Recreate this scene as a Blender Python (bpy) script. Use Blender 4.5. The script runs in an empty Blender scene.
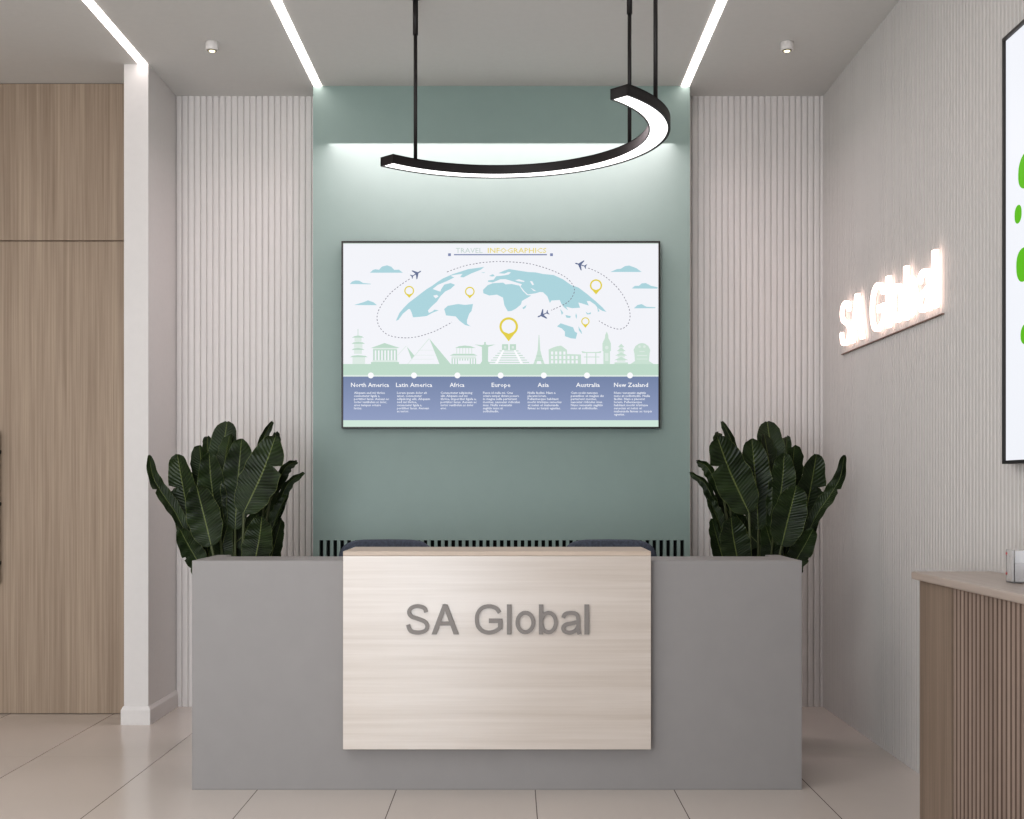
import bpy, bmesh, math, random
from mathutils import Vector, Matrix
random.seed(7)
C = bpy.context.scene.collection
F = 1236.0           # focal length in pixels of a 1024 wide frame
CX, CY, H = 512.0, 488.0, 1.304
def PX(px, Y): return (px - CX) * Y / F
def PZ(py, Y): return H + (CY - py) * Y / F

# ------------------------------------------------------------------ materials
def new_mat(name):
    m = bpy.data.materials.new(name); m.use_nodes = True
    nt = m.node_tree
    return m, nt, nt.nodes['Principled BSDF']
def lin(c):
    return tuple(((v/255.0)/12.92 if v/255.0 <= .04045 else (((v/255.0)+.055)/1.055)**2.4) for v in c) + (1.0,)
def plain(name, rgb, rough=.6, noise=.03, scale=30, metal=0, spec=.5, bump=0):
    m, nt, b = new_mat(name)
    tc = nt.nodes.new('ShaderNodeTexCoord'); n = nt.nodes.new('ShaderNodeTexNoise')
    n.inputs['Scale'].default_value = scale; n.inputs['Detail'].default_value = 4
    nt.links.new(tc.outputs['Object'], n.inputs['Vector'])
    r = nt.nodes.new('ShaderNodeValToRGB')
    c = lin(rgb)
    r.color_ramp.elements[0].position = .3; r.color_ramp.elements[1].position = .7
    r.color_ramp.elements[0].color = tuple(v*(1-noise) for v in c[:3]) + (1,)
    r.color_ramp.elements[1].color = tuple(min(1, v*(1+noise)) for v in c[:3]) + (1,)
    nt.links.new(n.outputs['Fac'], r.inputs['Fac']); nt.links.new(r.outputs['Color'], b.inputs['Base Color'])
    b.inputs['Roughness'].default_value = rough; b.inputs['Metallic'].default_value = metal
    b.inputs['Specular IOR Level'].default_value = spec
    if bump:
        bp = nt.nodes.new('ShaderNodeBump'); bp.inputs['Strength'].default_value = bump; bp.inputs['Distance'].default_value = .002
        nt.links.new(n.outputs['Fac'], bp.inputs['Height']); nt.links.new(bp.outputs['Normal'], b.inputs['Normal'])
    return m
def wood(name, dark, light, axis, rough=.45, stretch=40, bands=5.0, spec=.4):
    """grain runs along axis (0 x, 1 y, 2 z)"""
    m, nt, b = new_mat(name)
    tc = nt.nodes.new('ShaderNodeTexCoord')
    def noise(fine, along, detail):
        mp = nt.nodes.new('ShaderNodeMapping')
        s = [fine]*3; s[axis] = along
        mp.inputs['Scale'].default_value = s
        nt.links.new(tc.outputs['Object'], mp.inputs['Vector'])
        n = nt.nodes.new('ShaderNodeTexNoise'); n.inputs['Scale'].default_value = 1.0
        n.inputs['Detail'].default_value = detail; n.inputs['Roughness'].default_value = .6
        nt.links.new(mp.outputs['Vector'], n.inputs['Vector']); return n
    a = noise(stretch*3, 1.2, 5); c = noise(bands*2.2, .35, 3)
    mx = nt.nodes.new('ShaderNodeMath'); mx.operation = 'MULTIPLY_ADD'; mx.inputs[1].default_value = .55
    nt.links.new(a.outputs['Fac'], mx.inputs[0])
    m2 = nt.nodes.new('ShaderNodeMath'); m2.operation = 'MULTIPLY'; m2.inputs[1].default_value = .45
    nt.links.new(c.outputs['Fac'], m2.inputs[0]); nt.links.new(m2.outputs[0], mx.inputs[2])
    r = nt.nodes.new('ShaderNodeValToRGB')
    r.color_ramp.elements[0].position = .36; r.color_ramp.elements[1].position = .62
    r.color_ramp.elements[0].color = lin(dark); r.color_ramp.elements[1].color = lin(light)
    nt.links.new(mx.outputs[0], r.inputs['Fac']); nt.links.new(r.outputs['Color'], b.inputs['Base Color'])
    b.inputs['Roughness'].default_value = rough; b.inputs['Specular IOR Level'].default_value = spec
    return m
def emit(name, rgb, strength, gloss=False):
    m, nt, b = new_mat(name)
    b.inputs['Base Color'].default_value = (0, 0, 0, 1) if not gloss else (.02, .02, .02, 1)
    b.inputs['Emission Color'].default_value = lin(rgb); b.inputs['Emission Strength'].default_value = strength
    b.inputs['Roughness'].default_value = .4; b.inputs['Specular IOR Level'].default_value = .1
    return m

M = {}
M['ceiling'] = plain('ceiling_paint', (214, 213, 210), .9, .01)
M['white_wall'] = plain('white_paint', (226, 223, 221), .75, .01)
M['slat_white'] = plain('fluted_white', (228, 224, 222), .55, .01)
M['slat_shaded'] = plain('fluted_white_shaded', (203, 200, 197), .55, .01)  # same slats as the back wall, with the right wall's shade in the colour
M['teal'] = plain('sage_teal_paint', (149, 168, 163), .42, .012, 12, spec=.35)
M['desk_grey'] = plain('grey_laminate', (150, 147, 146), .5, .018, 9, spec=.3)
M['wood_pale'] = wood('pale_oak', (193, 181, 170), (208, 198, 189), 0, .30, 18, 3.0, .9)
M['wood_edge'] = wood('pale_oak_edge', (186, 169, 153), (200, 184, 169), 0, .4, 30, 6)
M['wood_cab'] = wood('brown_veneer', (150, 133, 117), (184, 166, 148), 2, .5, 30, 6, .3)
M['wood_rib'] = wood('brown_rib', (128, 111, 100), (152, 134, 122), 2, .5, 30, 4, .3)
M['rib_shade'] = wood('painted_rib_shade', (92, 76, 66), (112, 95, 84), 2, .6, 30, 4, .2)  # darker rib wood, groove shade put into the colour
M['wood_end'] = wood('brown_end_panel', (122, 107, 94), (150, 133, 118), 2, .45, 30, 5, .3)
M['wood_counter'] = wood('counter_top_wood', (168, 154, 144), (186, 173, 163), 1, .28, 20, 4, .5)
M['black'] = plain('black_metal', (38, 35, 35), .45, .03, spec=.4)
M['frame'] = plain('dark_frame', (36, 32, 30), .4, .02)
M['slot'] = plain('slot_black', (14, 18, 18), .8, .02)
M['letter'] = plain('grey_letter', (136, 130, 126), .45, .02, spec=.4)
M['navy'] = plain('navy_fabric', (72, 78, 90), .9, .28, 70, bump=.4)
M['pot'] = plain('planter_white', (205, 200, 196), .5, .02)
M['soil'] = plain('soil', (50, 38, 30), .95, .3, 60, bump=.6)
M['metal'] = plain('grey_metal', (150, 150, 152), .35, .02, metal=.9)
M['rail'] = plain('sign_rail', (120, 96, 84), .5, .02)
M['white_plastic'] = plain('white_plastic', (232, 229, 226), .4, .01)
M['strip'] = emit('strip_glow', (255, 245, 241), 5.0)
M['ring'] = emit('ring_glow', (255, 253, 250), 2.2)
M['lens'] = emit('lens_glow', (255, 244, 205), 2.2)
M['sign'] = emit('sign_glow', (255, 220, 208), 2.7)
M['lens_ring'] = plain('lens_ring', (150, 146, 132), .5, .02)

# floor: 0.6 x 1.2 m glossy porcelain tiles
m, nt, b = new_mat('floor_tiles'); M['floor'] = m
tc = nt.nodes.new('ShaderNodeTexCoord'); sp = nt.nodes.new('ShaderNodeSeparateXYZ')
nt.links.new(tc.outputs['Object'], sp.inputs[0])
def mth(op, *a):
    n = nt.nodes.new('ShaderNodeMath'); n.operation = op
    for i, v in enumerate(a):
        if isinstance(v, (int, float)): n.inputs[i].default_value = v
        else: nt.links.new(v, n.inputs[i])
    return n.outputs[0]
def grout(o, off, size, w):
    t = mth('FRACT', mth('DIVIDE', mth('SUBTRACT', o, off), size))
    d = mth('MINIMUM', t, mth('SUBTRACT', 1.0, t))
    return mth('LESS_THAN', d, w/size)
gx = grout(sp.outputs['X'], .1, .6, .0021); gy = grout(sp.outputs['Y'], 5.996, 1.2, .0015)
g = mth('MAXIMUM', gx, mth('MULTIPLY', gy, .2))
n = nt.nodes.new('ShaderNodeTexNoise'); n.inputs['Scale'].default_value = 1.6; n.inputs['Detail'].default_value = 3
nt.links.new(tc.outputs['Object'], n.inputs['Vector'])
r = nt.nodes.new('ShaderNodeValToRGB')
r.color_ramp.elements[0].color = lin((206, 197, 190)); r.color_ramp.elements[1].color = lin((213, 204, 197))
nt.links.new(n.outputs['Fac'], r.inputs['Fac'])
mx = nt.nodes.new('ShaderNodeMixRGB'); mx.inputs['Color2'].default_value = lin((112, 102, 97))
nt.links.new(g, mx.inputs['Fac']); nt.links.new(r.outputs['Color'], mx.inputs['Color1'])
nt.links.new(mx.outputs['Color'], b.inputs['Base Color'])
b.inputs['Roughness'].default_value = .2; b.inputs['Specular IOR Level'].default_value = .5

# leaf: uv u across the blade, v along it
m, nt, b = new_mat('banana_leaf'); M['leaf'] = m
uv = nt.nodes.new('ShaderNodeUVMap'); uv.uv_map = 'UVMap'
sp = nt.nodes.new('ShaderNodeSeparateXYZ'); nt.links.new(uv.outputs['UV'], sp.inputs[0])
au = mth('ABSOLUTE', mth('SUBTRACT', sp.outputs['X'], .5))
rib = mth('LESS_THAN', au, .02)
edge = mth('GREATER_THAN', au, .485)
vein = mth('SINE', mth('MULTIPLY', mth('SUBTRACT', sp.outputs['Y'], mth('MULTIPLY', au, .22)), 150.0))
n = nt.nodes.new('ShaderNodeTexNoise'); n.inputs['Scale'].default_value = 9
tcl = nt.nodes.new('ShaderNodeTexCoord'); nt.links.new(tcl.outputs['Object'], n.inputs['Vector'])
f = mth('ADD', mth('MULTIPLY', vein, .07), n.outputs['Fac'])
r = nt.nodes.new('ShaderNodeValToRGB')
r.color_ramp.elements[0].position = .25; r.color_ramp.elements[1].position = .8
r.color_ramp.elements[0].color = lin((20, 30, 15)); r.color_ramp.elements[1].color = lin((50, 66, 34))
nt.links.new(f, r.inputs['Fac'])
mx = nt.nodes.new('ShaderNodeMixRGB'); mx.inputs['Color2'].default_value = lin((96, 106, 62))
nt.links.new(mth('MAXIMUM', rib, mth('MULTIPLY', edge, .7)), mx.inputs['Fac']); nt.links.new(r.outputs['Color'], mx.inputs['Color1'])
nt.links.new(mx.outputs['Color'], b.inputs['Base Color'])
bp = nt.nodes.new('ShaderNodeBump'); bp.inputs['Strength'].default_value = .3; bp.inputs['Distance'].default_value = .003
nt.links.new(vein, bp.inputs['Height']); nt.links.new(bp.outputs['Normal'], b.inputs['Normal'])
b.inputs['Roughness'].default_value = .36; b.inputs['Specular IOR Level'].default_value = .28
M['petiole'] = plain('petiole_green', (74, 82, 50), .5, .1)
m, nt, b = new_mat('clear_acrylic'); M['acrylic'] = m
b.inputs['Base Color'].default_value = (.97, .97, .97, 1); b.inputs['Transmission Weight'].default_value = .9
b.inputs['Roughness'].default_value = .12; b.inputs['IOR'].default_value = 1.2
M['paper'] = plain('paper_white', (228, 228, 230), .7, .01)
M['red'] = plain('red_dot', (176, 62, 60), .5, .02)
M['orange'] = plain('orange_card', (206, 92, 48), .5, .05)

# ------------------------------------------------------------------ mesh helpers
def box(bm, x0, x1, y0, y1, z0, z1, bevel=0, mi=0):
    vs = [bm.verts.new((x, y, z)) for x in (x0, x1) for y in (y0, y1) for z in (z0, z1)]
    q = [(0,1,3,2), (4,6,7,5), (0,4,5,1), (2,3,7,6), (0,2,6,4), (1,5,7,3)]
    fs = [bm.faces.new([vs[i] for i in f]) for f in q]
    for f in fs: f.material_index = mi
    if bevel:
        es = list({e for f in fs for e in f.edges})
        bmesh.ops.bevel(bm, geom=es, offset=bevel, segments=2, affect='EDGES', profile=.5)
def cyl(bm, p, r, h, seg=32, r2=None, axis='Z'):
    """p: centre of the bottom"""
    r2 = r if r2 is None else r2
    def P(a, rr, t):
        c, s = rr*math.cos(a), rr*math.sin(a)
        return (p[0]+c, p[1]+s, p[2]+t) if axis == 'Z' else (p[0]+c, p[1]+t, p[2]+s) if axis == 'Y' else (p[0]+t, p[1]+c, p[2]+s)
    A = [bm.verts.new(P(2*math.pi*i/seg, r, 0)) for i in range(seg)]
    B = [bm.verts.new(P(2*math.pi*i/seg, r2, h)) for i in range(seg)]
    for i in range(seg):
        j = (i+1) % seg; bm.faces.new((A[i], A[j], B[j], B[i])).smooth = True
    bm.faces.new(A[::-1]); bm.faces.new(B)
def lathe(bm, prof, cx, cy, seg=40):
    rings = []
    for r, z in prof:
        rings.append([bm.verts.new((cx+r*math.cos(2*math.pi*i/seg), cy+r*math.sin(2*math.pi*i/seg), z)) for i in range(seg)])
    for a, b2 in zip(rings, rings[1:]):
        for i in range(seg):
            j = (i+1) % seg; bm.faces.new((a[i], a[j], b2[j], b2[i])).smooth = True
    bm.faces.new(rings[0][::-1]); bm.faces.new(rings[-1])
def tube(bm, pts, rad, seg=8):
    pts = [Vector(p) for p in pts]; rings = []
    for i, p in enumerate(pts):
        d = (pts[min(i+1, len(pts)-1)] - pts[max(i-1, 0)]).normalized()
        u = d.cross(Vector((0, 1, 0.01)))
        if u.length < 1e-4: u = d.cross(Vector((1, 0, 0)))
        u.normalize(); v = d.cross(u)
        rr = rad[i] if isinstance(rad, (list, tuple)) else rad
        rings.append([bm.verts.new(p + u*rr*math.cos(2*math.pi*k/seg) + v*rr*math.sin(2*math.pi*k/seg)) for k in range(seg)])
    for a, b2 in zip(rings, rings[1:]):
        for k in range(seg):
            j = (k+1) % seg; bm.faces.new((a[k], a[j], b2[j], b2[k])).smooth = True
    bm.faces.new(rings[0][::-1]); bm.faces.new(rings[-1])
def obj(name, bm, mats, parent=None):
    bmesh.ops.recalc_face_normals(bm, faces=bm.faces[:])
    me = bpy.data.meshes.new(name); bm.to_mesh(me); bm.free()
    for m in (mats if isinstance(mats, (list, tuple)) else [mats]): me.materials.append(m)
    o = bpy.data.objects.new(name, me); C.objects.link(o)
    if parent:
        o.parent = parent
        o.matrix_parent_inverse = Matrix.Translation(-parent.location)
    return o
def thing(name, label, cat, loc, group=None):
    o = bpy.data.objects.new(name, None); C.objects.link(o); o.location = loc
    o.empty_display_size = .1
    return tag(o, label, cat, group)
def tag(o, label, cat, group=None):
    o['label'] = label; o['category'] = cat
    if group: o['group'] = group
    return o
def struct(name, bm, mat):
    o = obj(name, bm, mat); o['kind'] = 'structure'; return o
def bx(*a, **k):
    bm = bmesh.new(); box(bm, *a, **k); return bm

# ------------------------------------------------------------------ room shell
YB = 7.37                       # back wall (front of its slats)
YT = 7.187                      # front of the teal feature wall
XL, XR = -2.005, 1.854
ZC = PZ(96, YB)                 # ceiling 3.64
YF = -2.6                       # behind the camera
XFL = -4.6
TX0, TX1 = PX(313, YT), PX(690, YT)
struct('floor', bx(XFL-.2, XR+.3, YF, YB+.3, -.1, 0), M['floor'])
struct('ceiling', bx(XFL-.2, XR+.3, YF, YB+.3, ZC, ZC+.1), M['ceiling'])
PITCH = .03615
def flutes(length, depth=.011):
    """profile of rounded ribs along t with out-depth d (0 = groove)"""
    n = max(1, round(length/PITCH)); p = length/n; out = []
    for i in range(n):
        t = i*p
        out += [(t, 0), (t+p*.05, 0), (t+p*.06, depth*.6), (t+p*.12, depth*.86), (t+p*.26, depth), (t+p*.74, depth), (t+p*.88, depth*.86), (t+p*.94, depth*.6), (t+p*.95, 0)]
    out.append((length, 0)); return out
def fluted(prof, fn, z0, z1, back):
    bm = bmesh.new()
    lo = [bm.verts.new(fn(t, d, z0)) for t, d in prof]; hi = [bm.verts.new(fn(t, d, z1)) for t, d in prof]
    for i in range(len(prof)-1): bm.faces.new((lo[i], lo[i+1], hi[i+1], hi[i]))
    L = prof[-1][0]
    b0 = [bm.verts.new(fn(t, -back, z)) for t in (0, L) for z in (z0, z1)]
    bm.faces.new((b0[0], b0[1], b0[3], b0[2]))
    bm.faces.new((lo[0], hi[0], b0[1], b0[0])); bm.faces.new((lo[-1], b0[2], b0[3], hi[-1]))
    bm.faces.new(lo[:] + [b0[2], b0[0]]); bm.faces.new(hi[:] + [b0[3], b0[1]])
    return bm
DEP = .011
struct('wall_back_left', fluted(flutes(TX0-XL), lambda t, d, z: (XL+t, YB+DEP-d, z), 0, ZC, .1), M['slat_white'])
struct('wall_back_right', fluted(flutes(XR+.02-TX1), lambda t, d, z: (TX1+t, YB+DEP-d, z), 0, ZC, .1), M['slat_white'])
struct('wall_right', fluted(flutes(YB+.05-YF), lambda t, d, z: (XR+DEP-d, YF+t, z), 0, ZC, .1), M['slat_shaded'])
struct('wall_left', bx(XFL-.1, XFL, YF, YB+.1, 0, ZC), M['white_wall'])
# teal feature wall with a cut-out for the vent grille
GX0, GX1 = PX(319.5, YT), PX(684, YT)
GZ1, GZ0 = PZ(540.3, YT), .70
bm = bmesh.new()
box(bm, TX0, TX1, YT, YB+.1, GZ1, ZC); box(bm, TX0, TX1, YT, YB+.1, 0, GZ0)
box(bm, TX0, GX0, YT, YB+.1, GZ0, GZ1); box(bm, GX1, TX1, YT, YB+.1, GZ0, GZ1)
struct('wall_back_centre', bm, M['teal'])
# partition end left of the slats and its skirting
PY = 6.814; PXL = PX(124, PY)
struct('wall_partition', bx(PXL, XL, PY, YB+.1, 0, ZC), M['white_wall'])
bm = bmesh.new()
def skirt(bm, pts, h=.1, t=.014):
    # pts: path around the partition, outside on the right
    def off(d):
        return [(PXL-d, YB), (PXL-d, PY-d), (XL+d, PY-d), (XL+d, YB)]
    levels = [(t, 0), (t, h*.8), (t*.35, h), (0, h)]
    rings = [[bm.verts.new((x, y, z)) for x, y in off(d)] for d, z in levels]
    for a, b2 in zip(rings, rings[1:]):
        for i in range(3): bm.faces.new((a[i], a[i+1], b2[i+1], b2[i]))
skirt(bm, None)
struct('baseboard_left', bm, M['white_wall'])

# ------------------------------------------------------------------ vent grille
g = thing('vent_grille', 'long low air vent with black upright slots in the green wall', 'vent', ((GX0+GX1)/2, YT, GZ0))
obj('backing', bx(GX0, GX1, YT+.04, YT+.05, GZ0, GZ1), M['slot'], g)
bm = bmesh.new(); p = .0401; x = GX0
x = GX0 + .019*0
n = int((GX1-GX0)/p)
box(bm, GX0, GX1, YT+.001, YT+.012, GZ0, GZ0+.02)
step = (GX1-GX0-.021)/n
for i in range(n):
    a = GX0 + .021 + i*step
    box(bm, a, a+step-.021, YT+.001, YT+.039, GZ0, GZ1-.0005)
obj('slats', bm, M['teal'], g)

# ------------------------------------------------------------------ tall wood cabinet on the left
YCB = 7.135
cab = thing('storage_cabinet', 'tall brown wood-veneer cabinet wall beside the white partition', 'cabinet', (-3.3, YCB, 0))
obj('carcass', bx(XFL, PXL-.015, YCB+.022, YB+.1, 0, ZC), M['wood_cab'], cab)
zg = PZ(241, YCB)
dx = [(-4.59, -3.785), (-3.78, -2.975), (-2.97, PXL-.016)]
for i, (a, b2) in enumerate(dx):
    d = obj('door', bx(a, b2, YCB, YCB+.02, .003, zg-.004, bevel=.001), M['wood_cab'], cab)
    u = obj('upper_door', bx(a, b2, YCB, YCB+.02, zg+.004, ZC-.003, bevel=.001), M['wood_cab'], cab)
    hx = b2-.02 if i < 2 else a+.03
    if i == 1:
        hx = PX(-0.5, YCB-.04)-.012
        bm = bmesh.new(); z0, z1 = PZ(584, YCB-.03), PZ(431, YCB-.03)
        box(bm, hx-.012, hx+.012, YCB-.042, YCB-.03, z0, z1, bevel=.003)
        for z in (z0+.12, (z0+z1)/2+.02, z1-.12): box(bm, hx-.006, hx+.006, YCB-.032, YCB, z-.01, z+.01)
        h = obj('handle', bm, M['black'], d); h['label'] = 'black vertical bar handle'

# ------------------------------------------------------------------ ceiling strips
for x0, x1, y1, lab in ((-2.057, -2.0085, PY, 'glowing ceiling light strip ending at the white partition by the wood cabinet'),
                   (-1.152, -1.106, YT, 'glowing ceiling light strip ending at the left edge of the green wall'),
                   (.983, 1.029, YT, 'glowing ceiling light strip ending at the right edge of the green wall')):
    tag(obj('light_strip', bx(x0, x1, -1.5, y1-.002, ZC-.003, ZC+.02), M['strip']), lab, 'ceiling light', 'recessed ceiling light strips')

# ------------------------------------------------------------------ downlights
def downlight(px, lab):
    Y = F*(ZC-H)/(CY-42); x = PX(px, Y)
    t = thing('ceiling_spotlight', lab, 'spotlight', (x, Y, ZC), 'small white ceiling spotlights')
    bm = bmesh.new(); lathe(bm, [(.030, ZC), (.0335, ZC-.003), (.0335, ZC-.043), (.0315, ZC-.045), (.026, ZC-.045), (.021, ZC-.03), (.0, ZC-.03)][:6] , x, Y)
    obj('housing', bm, M['white_plastic'], t)
    bm = bmesh.new(); cyl(bm, (x, Y, ZC-.0475), .0245, .002, 24); obj('trim_ring', bm, M['lens_ring'], t)
    bm = bmesh.new(); lathe(bm, [(.016, ZC-.0476), (.015, ZC-.050), (.008, ZC-.052)], x, Y, 24); obj('lens', bm, M['lens'], t)
downlight(212, 'small white cylinder spotlight on the ceiling above the left plant')
downlight(787, 'small white cylinder spotlight on the ceiling above the right plant')

# ------------------------------------------------------------------ half-ring pendant
hR = 1.5; RX, RY = -.0525*hR, 3.497*hR; R1, R2 = .497*hR, .4365*hR; RZ = H+hR
ring = thing('pendant_lamp', 'black half-ring pendant lamp hanging from thin rods above the desk', 'lamp', (RX, RY, RZ))
A0, A1 = math.radians(-45.5), math.radians(135.8)
def arcband(bm, ra, rb, z0, z1, seg=96, a0=A0, a1=A1):
    R = []
    for i in range(seg+1):
        a = a0 + (a1-a0)*i/seg
        R.append([bm.verts.new((RX+r*math.cos(a), RY+r*math.sin(a), z)) for r, z in ((ra, z0), (rb, z0), (rb, z1), (ra, z1))])
    for a, b2 in zip(R, R[1:]):
        for k in range(4):
            f = bm.faces.new((a[k], a[(k+1) % 4], b2[(k+1) % 4], b2[k]))
    bm.faces.new(R[0]); bm.faces.new(R[-1][::-1])
RH = .042
bm = bmesh.new()
arcband(bm, R2, R2+.006, RZ, RZ+RH); arcband(bm, R1-.0115, R1, RZ, RZ+RH); arcband(bm, R2, R1, RZ+RH-.006, RZ+RH)
for a in (A0, A1):
    d = .006/R1; arcband(bm, R2, R1, RZ, RZ+RH, 1, a, a+d if a == A0 else a-d)
obj('frame', bm, M['black'], ring)
bm = bmesh.new(); arcband(bm, R2+.0062, R1-.0117, RZ+.003, RZ+.012, 96, A0+.007/R1, A1-.007/R1)
obj('diffuser', bm, M['ring'], ring)
RM = (R1+R2)/2
def rod_angle(px, guess):
    best = min((abs(PX(px, RY+RM*math.sin(a)) - (RX+RM*math.cos(a))), a) for a in [guess + k*.001 for k in range(-500, 501)])
    return best[1]
for px, g0, zsl in ((415.5, math.radians(118), None), (629.5, math.radians(50), None), (655.5, math.radians(-18), None)):
    a = rod_angle(px, g0); x, y = RX+RM*math.cos(a), RY+RM*math.sin(a)
    zs = {415.5: PZ(35, y), 629.5: PZ(14, y), 655.5: PZ(-6, y)}[px]
    bm = bmesh.new(); cyl(bm, (x, y, RZ+RH-.002), .0088, ZC-RZ-RH+.002, 16); rd = obj('rod', bm, M['black'], ring)
    bm = bmesh.new(); cyl(bm, (x, y, zs), .0125, ZC-zs, 16); obj('sleeve', bm, M['black'], rd)
    bm = bmesh.new(); cyl(bm, (x, y, ZC-.025), .03, .025, 24); obj('ceiling_cap', bm, M['black'], rd)

# ------------------------------------------------------------------ lettering, monoline strokes
def smooth(pts, n=6, closed=False):
    out = []; L = len(pts)
    rng = range(L if closed else L-1)
    for i in rng:
        p0 = pts[(i-1) % L] if closed or i > 0 else pts[0]
        p1 = pts[i]; p2 = pts[(i+1) % L]
        p3 = pts[(i+2) % L] if closed or i+2 < L else pts[-1]
        for k in range(n):
            t = k/n
            out.append(tuple(.5*((2*p1[j]) + (p2[j]-p0[j])*t + (2*p0[j]-5*p1[j]+4*p2[j]-p3[j])*t*t + (3*p1[j]-p0[j]-3*p2[j]+p3[j])*t**3) for j in (0, 1)))
    if not closed: out.append(pts[-1])
    return out
def ellipse(cx, cy, rx, ry, n=40):
    return [(cx+rx*math.cos(2*math.pi*i/n), cy+ry*math.sin(2*math.pi*i/n)) for i in range(n)]
W = 18
LET = [
 [('s', [(168,104),(159,85),(129,76),(99,84),(88,104),(100,124),(130,135),(161,148),(173,169),(163,190),(130,199),(96,191),(83,162)])],
 [('p', [(193,207),(217,207),(267,68),(245,68)]), ('p', [(320,207),(296,207),(245,68),(267,68)]), ('p', [(218,148),(295,148),(302,166),(211,166)])],
 [('s', [(510,106),(492,85),(459,76),(428,85),(409,108),(404,138),(409,168),(428,190),(459,199),(490,192),(513,176)]),
  ('p', [(502,136),(523,136),(523,183),(502,186)]), ('p', [(460,134),(523,134),(523,154),(460,154)])],
 [('p', [(544,68),(565,68),(565,207),(544,207)])],
 [('o', ellipse(630, 152, 37, 45))],
 [('p', [(693,68),(713,68),(713,207),(693,207)]), ('o', ellipse(738, 152, 34, 45))],
 [('s', [(806,130),(815,113),(842,107),(867,113),(876,132),(876,160),(877,190),(882,206)]),
  ('s', [(876,149),(848,156),(818,162),(806,178),(814,194),(838,199),(862,190),(876,172)])],
 [('p', [(905,68),(927,68),(927,207),(905,207)])],
]
def letter_mesh(parts, fn, w=W):
    """fn(u, v, d) -> point; u right, v up in cap heights, d = 0 back, 1 front"""
    bm = bmesh.new()
    T = lambda p: ((p[0]-72)/139.0, (207-p[1])/139.0)
    fn0 = fn
    for ip, (kind, pts) in enumerate(parts):
        fn = lambda u, v, d, ip=ip: fn0(u, v, d*(1-.035*ip) + (1-d)*.03*ip)
        if kind == 'p':
            loops = [[T(p) for p in pts]]
            f = [bm.verts.new(fn(u, v, 1)) for u, v in loops[0]]; bk = [bm.verts.new(fn(u, v, 0)) for u, v in loops[0]]
            bm.faces.new(f); bm.faces.new(bk[::-1])
            for i in range(len(f)): bm.faces.new((f[i], f[(i+1) % len(f)], bk[(i+1) % len(f)], bk[i]))
        else:
            closed = kind == 'o'
            P = pts if closed else smooth(pts)
            rows = []; L = len(P)
            for i, p in enumerate(P):
                a = P[(i-1) % L] if closed or i else P[0]; c = P[(i+1) % L] if closed or i < L-1 else P[-1]
                dx_, dy_ = c[0]-a[0], c[1]-a[1]; l = math.hypot(dx_, dy_) or 1
                nx, ny = -dy_/l*w/2, dx_/l*w/2
                rows.append([bm.verts.new(fn(*T((p[0]+s*nx, p[1]+s*ny)), d)) for s, d in ((1, 1), (-1, 1), (-1, 0), (1, 0))])
            for i in range(L if closed else L-1):
                a, b2 = rows[i], rows[(i+1) % L]
                for k in range(4): bm.faces.new((a[k], a[(k+1) % 4], b2[(k+1) % 4], b2[k]))
            if not closed: bm.faces.new(rows[0]); bm.faces.new(rows[-1][::-1])
    return bm

# ------------------------------------------------------------------ reception desk
YD = 5.339; YP = 5.285
X0, X1 = PX(192, YD), PX(802, YD)
ZD = PZ(560.6, YD)
desk = thing('reception_desk', 'grey reception desk with a pale wood front panel bearing raised lettering', 'desk', ((X0+X1)/2, YD, 0))
obj('front_wall', bx(X0, X1, YD, YD+.33, 0, ZD, bevel=.002), M['desk_grey'], desk)
for a, b2 in ((X0, X0+.065), (X1-.065, X1)):
    obj('side_panel', bx(a, b2, YD+.331, 5.80, 0, ZD, bevel=.002), M['desk_grey'], desk)
obj('worktop', bx(X0+.066, X1-.066, YD+.331, 6.05, .715, .745, bevel=.003), M['desk_grey'], desk)
QX0, QX1 = PX(343, YP), PX(651, YP)
QZ1, QZ0 = PZ(551.3, YP), PZ(749.5, YP)
obj('wood_cap', bx(QX0, QX1, YP, 5.69, QZ1-.019, QZ1, bevel=.0012), M['wood_edge'], desk)['label'] = 'pale wood ledge on top'
fp = obj('front_panel', bx(QX0, QX1, YP, YD-.001, QZ0, QZ1-.0195, bevel=.0012), M['wood_pale'], desk)
bm = bmesh.new(); box(bm, QX0+.005, QX1-.005, YD-.001, 5.685, ZD+.001, QZ1-.0195)
obj('cap_support', bm, M['wood_edge'], desk)
Yl = YP-.010; cap = 139/4.655*Yl/F; lx = PX(390+72/4.655, Yl); lz = PZ(590+207/4.655, Yl)
for L in LET:
    obj('letter', letter_mesh(L, lambda u, v, d: (lx+u*cap, YP-.0005-.010*d, lz+v*cap)), M['letter'], fp)

# ------------------------------------------------------------------ glowing wall sign
sg = thing('wall_sign', 'glowing white lettering on the ribbed right wall above a thin rail', 'sign', (XR, 6.05, 2.05))
e0, e1 = .014, .034
capz = .250; Ya, Yb2 = 6.88, 5.325; ulen = (927-72)/139.0
for L in LET:
    obj('letter', letter_mesh(L, lambda u, v, d: (XR-e0-(e1-e0)*d, Ya+(Yb2-Ya)*u/ulen, 2.083+v*capz), 13), M['sign'], sg)
obj('rail', bx(XR-.012, XR, 5.30, 6.92, 2.049, 2.0535), M['rail'], sg)

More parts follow.
